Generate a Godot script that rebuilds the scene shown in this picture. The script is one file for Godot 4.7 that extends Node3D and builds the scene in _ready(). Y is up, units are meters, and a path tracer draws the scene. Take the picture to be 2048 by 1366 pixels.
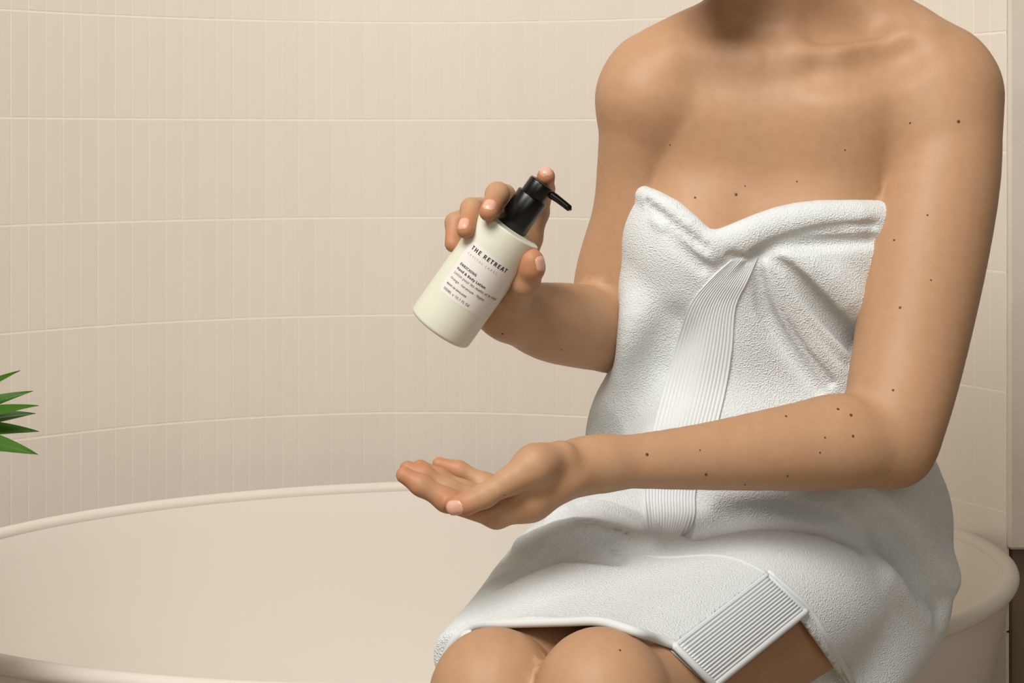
extends Node3D

const F := 2800.0
const EYE := 1.03
const RIM := 0.47

var M := {}
var names := {}


# a point of the photograph (2048 x 1366) at a distance in front of the lens plane
func P(u: float, v: float, z: float) -> Vector3:
	return Vector3((u - 1024.0) * z / F, EYE - (v - 284.0) * z / F, -z)


# ---------------------------------------------------------------- smooth field
class Field:
	var A := PackedVector3Array()
	var D := PackedVector3Array()
	var N := PackedVector3Array()
	var ra := PackedFloat32Array()
	var dr := PackedFloat32Array()
	var il := PackedFloat32Array()
	var sl := PackedFloat32Array()      # how far the foot of a point slides along a tapering piece
	var kk := PackedFloat32Array()
	var ss := PackedFloat32Array()
	var op := PackedInt32Array()
	var gr := PackedInt32Array()
	var gk := PackedFloat32Array()      # blend of a group with what came before
	var gk2 := PackedFloat32Array()     # blend near its joint
	var gc := PackedVector3Array()      # the joint
	var g0 := PackedFloat32Array()
	var g1 := PackedFloat32Array()
	var gm := PackedFloat32Array()      # the widest blend among the group's pieces
	var gt := PackedInt32Array()        # 1: acts on the whole so far
	var cuts := []                      # [point, normal, point, normal]: wedge or plane cut
	var ln := PackedInt32Array()        # pieces of one line are joined before they are blended
	var line := 0
	var all := PackedInt32Array()
	var tint := []                      # [point, radius, colour]

	func group(k: float, k2 := -1.0, c := Vector3.ZERO, r0 := 0.0, r1 := 1.0, whole := 0) -> void:
		gk.append(k)
		gm.append(0.0)
		gk2.append(k if k2 < 0.0 else k2)
		gc.append(c)
		g0.append(r0)
		g1.append(r1)
		gt.append(whole)

	func cap(a: Vector3, r1: float, b: Vector3, r2: float, k := 0.02, sub := 0, n := Vector3.ZERO, s := 1.0) -> void:
		var d := b - a
		if s != 1.0:
			d += n * (d.dot(n) * (s - 1.0))
		A.append(a)
		D.append(d)
		N.append(n)
		ss.append(s - 1.0)
		ra.append(r1)
		dr.append(r2 - r1)
		var l := d.length_squared()
		il.append(1.0 / l if l > 1e-12 else 0.0)
		var taper := (r2 - r1) * (1.0 / sqrt(l) if l > 1e-12 else 0.0)
		sl.append(clampf(taper, -0.8, 0.8) / sqrt(1.0 - pow(clampf(taper, -0.8, 0.8), 2.0)) * (1.0 / sqrt(l) if l > 1e-12 else 0.0) if sub < 2 else 0.0)
		kk.append(k)
		gm[gk.size() - 1] = maxf(gm[gk.size() - 1], k)
		op.append(sub)
		gr.append(gk.size() - 1)
		all.append(all.size())
		if alone:
			line += 1
		ln.append(line)

	var alone := true

	func cut(planes: Array, k := 0.004) -> void:
		cap(planes[0], cuts.size(), planes[0], cuts.size(), k, 2)
		cuts.append(planes)

	func one(i: int, p: Vector3) -> float:
		if op[i] == 2:
			return -1.0
		var q := p - A[i]
		if ss[i] != 0.0:
			q += N[i] * (q.dot(N[i]) * ss[i])
		var t := q.dot(D[i]) * il[i]
		if sl[i] != 0.0:
			t += sl[i] * (q - D[i] * t).length()
		t = clampf(t, 0.0, 1.0)
		return (q - D[i] * t).length() - ra[i] - dr[i] * t

	func joined(total: float, cur: float, g: int, p: Vector3) -> float:
		if cur > 1e8:
			return total
		if total > 1e8:
			return cur
		var k := gk[g]
		if gk2[g] != k:
			k = lerpf(gk2[g], k, smoothstep(g0[g], g1[g], p.distance_to(gc[g])))
		var h := maxf(k - absf(total - cur), 0.0) / k
		return minf(total, cur) - h * h * k * 0.25

	func value(p: Vector3, list: PackedInt32Array) -> float:
		var total := 1e9
		var cur := 1e9
		var last := -1
		var m := list.size()
		var at := 0
		while at < m:
			var i := list[at]
			var g := gr[i]
			if g != last:
				if last >= 0 and gt[last] == 0:
					total = joined(total, cur, last, p)
				elif last >= 0:
					total = cur
				cur = total if gt[g] == 1 else 1e9
				last = g
			var k := kk[i]
			var o := op[i]
			var d := 1e9
			if o == 2:
				var c: Array = cuts[int(ra[i])]
				d = (p - c[0]).dot(c[1])
				for x in range(2, c.size(), 2):
					d = minf(d, (p - c[x]).dot(c[x + 1]))
				at += 1
			else:
				var l := ln[i]
				while at < m:
					i = list[at]
					if ln[i] != l:
						break
					var q := p - A[i]
					if ss[i] != 0.0:
						q += N[i] * (q.dot(N[i]) * ss[i])
					var t := q.dot(D[i]) * il[i]
					if sl[i] != 0.0:
						t += sl[i] * (q - D[i] * t).length()
					t = clampf(t, 0.0, 1.0)
					d = minf(d, (q - D[i] * t).length() - ra[i] - dr[i] * t)
					at += 1
			if o == 0:
				if cur > 1e8:
					cur = d
				else:
					var h := maxf(k - absf(cur - d), 0.0) / k
					cur = minf(cur, d) - h * h * k * 0.25
			elif cur < 1e8:
				if o == 1:
					d = -d
				var h := maxf(k - absf(cur - d), 0.0) / k
				cur = maxf(cur, d) + h * h * k * 0.25
		if last >= 0:
			total = cur if gt[last] == 1 else joined(total, cur, last, p)
		return total

	func march(from: Vector3, dir: Vector3, far := 3.0) -> Vector3:
		var t := 0.0
		for i in 90:
			var d := value(from + dir * t, all)
			if d < 0.0003:
				break
			t += d * 0.8
			if t > far:
				break
		return from + dir * t

	func slope(p: Vector3) -> Vector3:
		var e := 0.0015
		var c := value(p, all)
		return Vector3(value(p + Vector3(e, 0, 0), all) - c, value(p + Vector3(0, e, 0), all) - c, value(p + Vector3(0, 0, e), all) - c).normalized()

	# surface nets on the cells near the surface; appends to out = [vertices, normals, colours, indices]
	const B := 8
	var lo: Vector3
	var cell: float
	var n: Vector3i
	var nb: Vector3i
	var skip := []
	var val: PackedFloat32Array
	var got := []
	var act := []
	var made := []

	func block_values(at: int) -> void:
		var R := cell * B * 0.8661
		var bx := at % nb.x
		var by := (at / nb.x) % nb.y
		var bz := at / (nb.x * nb.y)
		var c := lo + Vector3(bx * B + 3.5, by * B + 3.5, bz * B + 3.5) * cell
		for s in skip:
			if s.encloses(AABB(c - Vector3.ONE * R, Vector3.ONE * 2.0 * R)):
				return
		var near := PackedInt32Array()
		for i in all:
			var g := gr[i]
			if one(i, c) < 3.45 * R * (1.0 + 0.5 * ss[i]) + maxf(gm[g], maxf(gk[g], gk2[g])):
				near.append(i)
		if near.is_empty():
			return
		if absf(value(c, near)) > R * 1.45:
			return
		var H := B / 2
		var r := R * 0.5
		var parts := []
		for s8 in 8:
			var o := Vector3i(bx * B + (s8 & 1) * H, by * B + ((s8 >> 1) & 1) * H, bz * B + (s8 >> 2) * H)
			c = lo + (Vector3(o) + Vector3.ONE * 1.5) * cell
			var here := value(c, near)
			if absf(here) > r * 1.9:
				continue
			var few := PackedInt32Array()
			for i in near:
				var g := gr[i]
				if one(i, c) < (maxf(here, 0.0) + 2.2 * r) * (1.0 + 0.5 * ss[i]) + maxf(gm[g], maxf(gk[g], gk2[g]) if gt[g] == 0 else 0.0):
					few.append(i)
			var v := PackedFloat32Array()
			v.resize(H * H * H)
			var k := 0
			for z in H:
				for y in H:
					var p := lo + Vector3(o.x, o.y + y, o.z + z) * cell
					for x in H:
						v[k] = value(p, few)
						k += 1
						p.x += cell
			parts.append([o, few, v])
		got[at] = parts

	func block_vertices(at: int) -> void:
		var o: Vector3i = act[at][0]
		var near: PackedInt32Array = act[at][1]
		var nx := n.x
		var nxy := n.x * n.y
		var V := PackedVector3Array()
		var NN := PackedVector3Array()
		var CC := PackedColorArray()
		var cells := PackedInt32Array()
		for z in range(o.z, mini(o.z + B / 2, n.z - 1)):
			for y in range(o.y, mini(o.y + B / 2, n.y - 1)):
				for x in range(o.x, mini(o.x + B / 2, n.x - 1)):
					var b := x + nx * y + nxy * z
					var v0 := val[b]
					var v1 := val[b + 1]
					var v2 := val[b + nx]
					var v3 := val[b + nx + 1]
					var v4 := val[b + nxy]
					var v5 := val[b + nxy + 1]
					var v6 := val[b + nxy + nx]
					var v7 := val[b + nxy + nx + 1]
					var mx := maxf(maxf(maxf(v0, v1), maxf(v2, v3)), maxf(maxf(v4, v5), maxf(v6, v7)))
					if mx < 0.0 or mx > 1e8:
						continue
					if minf(minf(minf(v0, v1), minf(v2, v3)), minf(minf(v4, v5), minf(v6, v7))) >= 0.0:
						continue
					var s := Vector3.ZERO
					var c := 0
					if (v0 < 0.0) != (v1 < 0.0):
						s += Vector3(v0 / (v0 - v1), 0, 0)
						c += 1
					if (v2 < 0.0) != (v3 < 0.0):
						s += Vector3(v2 / (v2 - v3), 1, 0)
						c += 1
					if (v4 < 0.0) != (v5 < 0.0):
						s += Vector3(v4 / (v4 - v5), 0, 1)
						c += 1
					if (v6 < 0.0) != (v7 < 0.0):
						s += Vector3(v6 / (v6 - v7), 1, 1)
						c += 1
					if (v0 < 0.0) != (v2 < 0.0):
						s += Vector3(0, v0 / (v0 - v2), 0)
						c += 1
					if (v1 < 0.0) != (v3 < 0.0):
						s += Vector3(1, v1 / (v1 - v3), 0)
						c += 1
					if (v4 < 0.0) != (v6 < 0.0):
						s += Vector3(0, v4 / (v4 - v6), 1)
						c += 1
					if (v5 < 0.0) != (v7 < 0.0):
						s += Vector3(1, v5 / (v5 - v7), 1)
						c += 1
					if (v0 < 0.0) != (v4 < 0.0):
						s += Vector3(0, 0, v0 / (v0 - v4))
						c += 1
					if (v1 < 0.0) != (v5 < 0.0):
						s += Vector3(1, 0, v1 / (v1 - v5))
						c += 1
					if (v2 < 0.0) != (v6 < 0.0):
						s += Vector3(0, 1, v2 / (v2 - v6))
						c += 1
					if (v3 < 0.0) != (v7 < 0.0):
						s += Vector3(1, 1, v3 / (v3 - v7))
						c += 1
					var p := lo + (Vector3(x, y, z) + s / c) * cell
					var cut_off := false
					for k in skip:
						if k.has_point(p):
							cut_off = true
					if cut_off:
						continue
					var e := cell * 0.25
					var f := value(p, near)
					var nrm := Vector3(value(p + Vector3(e, 0, 0), near) - f, value(p + Vector3(0, e, 0), near) - f, value(p + Vector3(0, 0, e), near) - f).normalized()
					p -= nrm * clampf(f, -cell * 0.5, cell * 0.5)
					V.append(p)
					NN.append(nrm)
					var col := Color.WHITE
					for tt in tint:
						col = col.lerp(tt[2], smoothstep(tt[1], tt[1] * 0.3, p.distance_to(tt[0])))
					CC.append(col)
					cells.append(b)
		made[at] = [V, NN, CC, cells]

	func mesh(from: Vector3, to: Vector3, cell_size: float, out: Array, without := []) -> void:
		lo = from
		cell = cell_size
		skip = without
		nb = Vector3i(((to - from) / (cell * B)).ceil())
		n = nb * B
		var nx := n.x
		var nxy := n.x * n.y
		var count := nb.x * nb.y * nb.z
		got = []
		got.resize(count)
		WorkerThreadPool.wait_for_group_task_completion(WorkerThreadPool.add_group_task(block_values, count))
		val = PackedFloat32Array()
		val.resize(n.x * n.y * n.z)
		val.fill(1e9)
		act = []
		var H := B / 2
		for parts in got:
			if parts == null:
				continue
			for q in parts:
				act.append(q)
				var o: Vector3i = q[0]
				var v: PackedFloat32Array = q[2]
				var k := 0
				for z in H:
					for y in H:
						var at0 := o.x + nx * (o.y + y) + nxy * (o.z + z)
						for x in H:
							val[at0 + x] = v[k]
							k += 1
		got = []
		made = []
		made.resize(act.size())
		WorkerThreadPool.wait_for_group_task_completion(WorkerThreadPool.add_group_task(block_vertices, act.size()))
		var at := PackedInt32Array()
		at.resize(val.size())
		at.fill(-1)
		var V: PackedVector3Array = out[0]
		var NN: PackedVector3Array = out[1]
		var CC: PackedColorArray = out[2]
		var I: PackedInt32Array = out[3]
		var cells := PackedInt32Array()
		for q in made:
			var k := V.size()
			V.append_array(q[0])
			NN.append_array(q[1])
			CC.append_array(q[2])
			cells.append_array(q[3])
			for b in q[3]:
				at[b] = k
				k += 1
		for b in cells:
			var sg := val[b] < 0.0
			for ax in 3:
				var st: int = [1, nx, nxy][ax]
				if sg == (val[b + st] < 0.0):
					continue
				var s1: int = [nx, nxy, 1][ax]
				var s2: int = [nxy, 1, nx][ax]
				if b - s1 - s2 < 0:
					continue
				var i0 := at[b]
				var i1 := at[b - s1]
				var i2 := at[b - s1 - s2]
				var i3 := at[b - s2]
				if i1 < 0 or i2 < 0 or i3 < 0:
					continue
				if sg:
					I.append_array(PackedInt32Array([i0, i2, i1, i0, i3, i2]))
				else:
					I.append_array(PackedInt32Array([i0, i1, i2, i0, i2, i3]))
		out[0] = V
		out[1] = NN
		out[2] = CC
		out[3] = I


func blank() -> Array:
	return [PackedVector3Array(), PackedVector3Array(), PackedColorArray(), PackedInt32Array()]


func to_mesh(o: Array) -> ArrayMesh:
	var a := []
	a.resize(Mesh.ARRAY_MAX)
	a[Mesh.ARRAY_VERTEX] = o[0]
	a[Mesh.ARRAY_NORMAL] = o[1]
	a[Mesh.ARRAY_COLOR] = o[2]
	a[Mesh.ARRAY_INDEX] = o[3]
	var m := ArrayMesh.new()
	m.add_surface_from_arrays(Mesh.PRIMITIVE_TRIANGLES, a)
	return m


# ---------------------------------------------------------------- nodes
func numbered(called: String) -> String:
	var n: int = names.get(called, 0)
	names[called] = n + 1
	return called if n == 0 else "%s_%03d" % [called, n]


func tag(o: Node3D, label: String, category := "", group := "", kind := "") -> Node3D:
	if label:
		o.set_meta("label", label)
	if category:
		o.set_meta("category", category)
	if group:
		o.set_meta("group", group)
	if kind:
		o.set_meta("kind", kind)
	return o


func base(called: String, at := Vector3.ZERO) -> Node3D:
	var o := Node3D.new()
	o.name = numbered(called)
	o.position = at
	add_child(o)
	return o


func put(called: String, mesh: Mesh, material: Material, parent: Node = self, at := Vector3.ZERO) -> MeshInstance3D:
	var o := MeshInstance3D.new()
	o.name = numbered(called) if parent == self else called
	o.mesh = mesh
	o.material_override = material
	o.position = at
	parent.add_child(o, true)
	return o


func structure(called: String, mesh: Mesh, material: Material, at := Vector3.ZERO) -> MeshInstance3D:
	var o := put(called, mesh, material, self, at)
	o.set_meta("kind", "structure")
	return o


# ---------------------------------------------------------------- shapes
# grid of points [rows][columns] to a smooth mesh
func sheet(rows: Array, closed := false, flip := false, smooth := true) -> ArrayMesh:
	var st := SurfaceTool.new()
	st.begin(Mesh.PRIMITIVE_TRIANGLES)
	st.set_smooth_group(0 if smooth else -1)
	var w: int = rows[0].size()
	for r in rows:
		for p in r:
			st.add_vertex(p)
	for i in rows.size() - 1:
		for j in (w if closed else w - 1):
			var a := i * w + j
			var b := i * w + (j + 1) % w
			var c := a + w
			var d := b + w
			for q in ([a, b, c, b, d, c] if flip else [a, c, b, b, c, d]):
				st.add_index(q)
	st.generate_normals()
	return st.commit()


func lathe(profile: Array, seg := 64, sx := 1.0) -> ArrayMesh:
	var rows := []
	for q in profile:
		var r := []
		for j in seg:
			var a := TAU * j / seg
			r.append(Vector3(q.x * cos(a) * sx, q.y, q.x * sin(a)))
		rows.append(r)
	return sheet(rows, true, false)


# a tube through points with a radius at each
func tube(points: Array, radii: Array, seg := 12) -> ArrayMesh:
	var rows := []
	var up := Vector3.UP
	for i in points.size():
		var t: Vector3 = (points[mini(i + 1, points.size() - 1)] - points[maxi(i - 1, 0)]).normalized()
		if absf(t.dot(up)) > 0.98:
			up = Vector3.RIGHT
		var s := t.cross(up).normalized()
		up = s.cross(t).normalized()
		var ends := [0.0, 0.6, 1.0] if i == 0 else ([1.0, 0.6, 0.0] if i == points.size() - 1 else [1.0])
		for e in ends:
			var r := []
			var rad: float = radii[i] * e
			var off := 0.0
			if i == 0:
				off = -radii[i] * 0.8 * (1.0 - e)
			elif i == points.size() - 1:
				off = radii[i] * 0.8 * (1.0 - e)
			for j in seg:
				var a := TAU * j / seg
				r.append(points[i] + t * off + (s * cos(a) + up * sin(a)) * maxf(rad, 0.00002))
			rows.append(r)
	return sheet(rows, true, true)


func smooth_line(pts: Array, n: int) -> Array:
	var out := []
	var m := pts.size()
	for i in n:
		var t := float(i) / (n - 1) * (m - 1)
		var k := mini(int(t), m - 2)
		var f := t - k
		out.append(pts[k].cubic_interpolate(pts[k + 1], pts[maxi(k - 1, 0)], pts[mini(k + 2, m - 1)], f))
	return out


# box with chamfered edges
func block(size: Vector3, c := 0.003) -> ArrayMesh:
	var st := SurfaceTool.new()
	st.begin(Mesh.PRIMITIVE_TRIANGLES)
	st.set_smooth_group(-1)
	var h := size / 2.0
	var pt := func(s: Vector3, ax: int) -> Vector3:
		var q := Vector3(h.x - c, h.y - c, h.z - c) * s
		q[ax] = h[ax] * s[ax]
		return q
	var quad := func(a: Vector3, b: Vector3, cc: Vector3, d: Vector3) -> void:
		var nrm := (b - a).cross(cc - a)
		var ps := [a, b, cc, a, cc, d]
		if nrm.dot(a + b + cc + d) > 0.0:
			ps = [a, cc, b, a, d, cc]
		for q in ps:
			st.add_vertex(q)
	for ax in 3:
		var u := (ax + 1) % 3
		var w := (ax + 2) % 3
		for s in [-1.0, 1.0]:
			var cs := []
			for k in [[-1, -1], [1, -1], [1, 1], [-1, 1]]:
				var v := Vector3.ZERO
				v[ax] = s
				v[u] = k[0]
				v[w] = k[1]
				cs.append(v)
			quad.call(pt.call(cs[0], ax), pt.call(cs[1], ax), pt.call(cs[2], ax), pt.call(cs[3], ax))
			for s2 in [-1.0, 1.0]:
				var e := Vector3.ZERO
				e[ax] = s
				e[u] = s2
				var e0 := e
				e0[w] = -1.0
				var e1 := e
				e1[w] = 1.0
				quad.call(pt.call(e0, ax), pt.call(e0, u), pt.call(e1, u), pt.call(e1, ax))
	for sx in [-1.0, 1.0]:
		for sy in [-1.0, 1.0]:
			for sz in [-1.0, 1.0]:
				var s := Vector3(sx, sy, sz)
				var a: Vector3 = pt.call(s, 0)
				var b: Vector3 = pt.call(s, 1)
				var d: Vector3 = pt.call(s, 2)
				if (b - a).cross(d - a).dot(s) > 0.0:
					var e := b
					b = d
					d = e
				for q in [a, b, d]:
					st.add_vertex(q)
	st.generate_normals()
	return st.commit()


# ---------------------------------------------------------------- materials
func noise_tex(kind: int, freq: float, size: int, lo: Color, hi: Color, oct := 3, seed_n := 1) -> NoiseTexture2D:
	var n := FastNoiseLite.new()
	n.noise_type = kind
	n.frequency = freq
	n.fractal_octaves = oct
	n.seed = seed_n
	var t := NoiseTexture2D.new()
	t.width = size
	t.height = size
	t.seamless = true
	t.noise = n
	var g := Gradient.new()
	g.colors = PackedColorArray([lo, hi])
	g.offsets = PackedFloat32Array([0.0, 1.0])
	t.color_ramp = g
	return t


func plain(c: Color, rough := 0.6, spec := 0.5) -> StandardMaterial3D:
	var m := StandardMaterial3D.new()
	m.albedo_color = c
	m.roughness = rough
	m.metallic_specular = spec
	return m


func triplanar(m: StandardMaterial3D, scale: float) -> void:
	m.uv1_triplanar = true
	m.uv1_scale = Vector3.ONE * scale


func materials() -> void:
	var skin := plain(Color(0.725, 0.572, 0.442), 0.52, 0.4)
	skin.albedo_texture = noise_tex(FastNoiseLite.TYPE_SIMPLEX_SMOOTH, 0.012, 512, Color(0.955, 0.935, 0.92), Color(1, 1, 1), 4, 3)
	skin.vertex_color_use_as_albedo = true
	triplanar(skin, 9.0)
	M.skin = skin
	M.nail = plain(Color(0.84, 0.65, 0.57), 0.32, 0.5)
	M.mole = plain(Color(0.36, 0.20, 0.12), 0.6)
	M.lip = plain(Color(0.66, 0.42, 0.36), 0.45)
	M.eye = plain(Color(0.93, 0.91, 0.88), 0.2)
	M.iris = plain(Color(0.22, 0.15, 0.10), 0.2)
	var hair := plain(Color(0.26, 0.17, 0.10), 0.45)
	hair.albedo_texture = noise_tex(FastNoiseLite.TYPE_SIMPLEX, 0.05, 256, Color(0.6, 0.6, 0.6), Color.WHITE)
	triplanar(hair, 12.0)
	M.hair = hair
	var towel := plain(Color(0.842, 0.863, 0.866), 0.95, 0.2)
	towel.heightmap_enabled = true
	towel.heightmap_texture = noise_tex(FastNoiseLite.TYPE_CELLULAR, 0.22, 2048, Color.BLACK, Color.WHITE, 2, 8)
	towel.heightmap_scale = 0.16
	towel.rim_enabled = true
	towel.rim = 0.35
	towel.rim_tint = 0.3
	triplanar(towel, 1.5)
	towel.uv1_offset = Vector3(0.69, 0.21, 0.21)
	M.towel = towel
	var rib := plain(Color(0.832, 0.852, 0.856), 0.9, 0.2)
	rib.rim_enabled = true
	rib.rim = 0.2
	M.rib = rib
	for i in 3:
		var t := plain([Color(0.868, 0.836, 0.790), Color(0.871, 0.839, 0.793), Color(0.865, 0.833, 0.787)][i], 0.42, 0.45)
		M["tile%d" % i] = t
	M.grout = plain(Color(0.91, 0.88, 0.83), 0.9, 0.3)
	var tub := plain(Color(0.858, 0.832, 0.79), 0.5, 0.4)
	M.tub = tub
	var greige := plain(Color(0.85, 0.815, 0.765), 0.8, 0.3)
	greige.albedo_texture = noise_tex(FastNoiseLite.TYPE_SIMPLEX_SMOOTH, 0.02, 256, Color(0.95, 0.95, 0.94), Color.WHITE, 4, 11)
	triplanar(greige, 2.0)
	M.greige = greige
	M.room = plain(Color(0.36, 0.345, 0.33), 0.9)
	var floor_m := plain(Color(0.68, 0.635, 0.58), 0.55)
	floor_m.albedo_texture = noise_tex(FastNoiseLite.TYPE_SIMPLEX_SMOOTH, 0.01, 512, Color(0.85, 0.83, 0.8), Color.WHITE, 5, 13)
	triplanar(floor_m, 1.2)
	M.floor = floor_m
	M.trim = plain(Color(0.43, 0.365, 0.30), 0.6)  # dark brown paints in the shade on the wall foot beside the tub
	M.plinth = plain(Color(0.25, 0.21, 0.17), 0.6)
	M.chrome = plain(Color(0.8, 0.8, 0.8), 0.15)
	M.chrome.metallic = 1.0
	var bottle := plain(Color(0.85, 0.855, 0.785), 0.34, 0.5)
	bottle.subsurf_scatter_enabled = true
	bottle.subsurf_scatter_strength = 0.1
	M.bottle = bottle
	M.label = plain(Color(0.875, 0.86, 0.845), 0.55, 0.4)
	M.ink = plain(Color(0.06, 0.055, 0.055), 0.6)
	M.grey_ink = plain(Color(0.72, 0.71, 0.69), 0.6)
	M.soft_ink = plain(Color(0.34, 0.335, 0.33), 0.6)
	M.black = plain(Color(0.022, 0.022, 0.022), 0.3, 0.5)
	var leaf := plain(Color(0.215, 0.385, 0.06), 0.4, 0.5)
	leaf.vertex_color_use_as_albedo = true
	leaf.backlight_enabled = true
	leaf.backlight = Color(0.12, 0.2, 0.04)
	M.leaf = leaf
	M.stem = plain(Color(0.36, 0.29, 0.16), 0.8)
	M.pot = plain(Color(0.80, 0.76, 0.70), 0.5)
	M.soil = plain(Color(0.14, 0.10, 0.07), 1.0)
	M.wood = plain(Color(0.55, 0.40, 0.26), 0.55)
	var glow := plain(Color(0.95, 0.93, 0.9), 0.6)
	glow.emission_enabled = true
	glow.emission = Color(1.0, 0.93, 0.82)
	glow.emission_energy_multiplier = 1.2
	M.glow = glow


# ---------------------------------------------------------------- the scene
func _ready() -> void:
	var cam := Camera3D.new()
	cam.name = "camera"
	cam.position = Vector3(0, EYE, 0)
	cam.keep_aspect = Camera3D.KEEP_HEIGHT
	cam.set_frustum(1366.0 / F * 0.05, Vector2(0, -399.0 / F * 0.05), 0.05, 40.0)
	add_child(cam)
	cam.current = true
	var we := WorldEnvironment.new()
	we.name = "surroundings"
	var env := Environment.new()
	env.background_mode = Environment.BG_COLOR
	env.background_color = Color(0.02, 0.02, 0.02)
	env.ambient_light_source = Environment.AMBIENT_SOURCE_DISABLED
	env.tonemap_mode = Environment.TONE_MAPPER_LINEAR
	env.tonemap_exposure = 1.0
	env.sdfgi_enabled = true
	env.ssao_enabled = true
	env.ssil_enabled = true
	we.environment = env
	add_child(we)
	materials()
	softbox("large square softbox lamp high on a stand to the left in front of the tub", Vector3(-0.8, 3.3, 0.42), Vector3(0.1, 0.95, -1.6), 1.5, 12.6)
	softbox("unseen softbox added as fill, lower and straight in front of the tub behind the camera", Vector3(0.35, 2.2, 2.0), Vector3(0.2, 0.95, -1.6), 1.5, 1.7)  # fill lamp added out of view to lift the dark forearm
	room()
	tiles()
	bathtub()
	var body := person()
	var cloth := towel()
	bottle()
	plant()
	nails_and_moles(body)


func softbox(label: String, at: Vector3, aim: Vector3, size: float, energy: float) -> void:
	var o := base("softbox_lamp", Vector3(at.x, 0, at.z))
	tag(o, label, "lamp")
	var head_at := at - o.position
	var b := Basis.looking_at(aim - at)
	var back := sheet([[Vector3(-0.5, -0.5, 0), Vector3(0.5, -0.5, 0), Vector3(0.5, 0.5, 0), Vector3(-0.5, 0.5, 0)], [Vector3(-0.12, -0.12, 0.45), Vector3(0.12, -0.12, 0.45), Vector3(0.12, 0.12, 0.45), Vector3(-0.12, 0.12, 0.45)], [Vector3(-0.01, -0.01, 0.47), Vector3(0.01, -0.01, 0.47), Vector3(0.01, 0.01, 0.47), Vector3(-0.01, 0.01, 0.47)]], true, false, false)
	var shell := put("softbox_shell", back, M.black, o, head_at)
	shell.basis = b * Basis.from_scale(Vector3(size + 0.04, size + 0.04, 1.0))
	var face_panel := put("diffuser", block(Vector3(size, size, 0.02), 0.004), M.glow, o, head_at)
	face_panel.basis = b
	put("pole", tube([Vector3(0, 0.02, 0), head_at + b.z * 0.3 + Vector3(0, -0.02, 0)], [0.016, 0.014], 12), M.black, o)
	for k in 3:
		var a := TAU * k / 3.0
		put("leg", tube([Vector3(0, 0.35, 0), Vector3(cos(a) * 0.45, 0.012, sin(a) * 0.45)], [0.011, 0.011], 10), M.black, o)
	var l := AreaLight3D.new()
	l.name = "softbox_light"
	l.area_size = Vector2(size, size)
	l.light_energy = energy
	l.light_color = Color(1.0, 0.985, 0.965)
	l.shadow_enabled = true
	l.area_range = 12.0
	l.area_attenuation = 2.0
	l.basis = b
	l.position = head_at - b.z * 0.016
	o.add_child(l)


func room() -> void:
	structure("floor", block(Vector3(5.4, 0.1, 6.4), 0.002), M.floor, Vector3(0, -0.05, 0.2))
	structure("ceiling", block(Vector3(5.4, 0.1, 6.4), 0.002), M.room, Vector3(0, 3.75, 0.2))
	structure("wall_left", block(Vector3(0.1, 3.8, 6.4), 0.002), M.room, Vector3(-2.65, 1.85, 0.2))
	structure("wall_front", block(Vector3(5.4, 3.8, 0.1), 0.002), M.room, Vector3(0, 1.85, 3.35))
	structure("wall_far", block(Vector3(5.4, 3.8, 0.1), 0.002), M.room, Vector3(0, 1.85, -2.95))
	structure("wall_east", block(Vector3(0.1, 3.8, 6.4), 0.002), M.plinth, Vector3(2.65, 1.85, 0.2))
	# the greige end of wall where the tiled alcove stops
	structure("wall_right", block(Vector3(1.9, 2.04, 0.96), 0.004), M.greige, Vector3(0.694 + 0.95, 1.48, -1.955 - 0.48))
	structure("trim_1", block(Vector3(1.88, 0.46, 0.9), 0.003), M.trim, Vector3(0.70 + 0.95, 0.23, -1.985 - 0.46))  # lower wall, set back; its shade is painted into the brown


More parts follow.
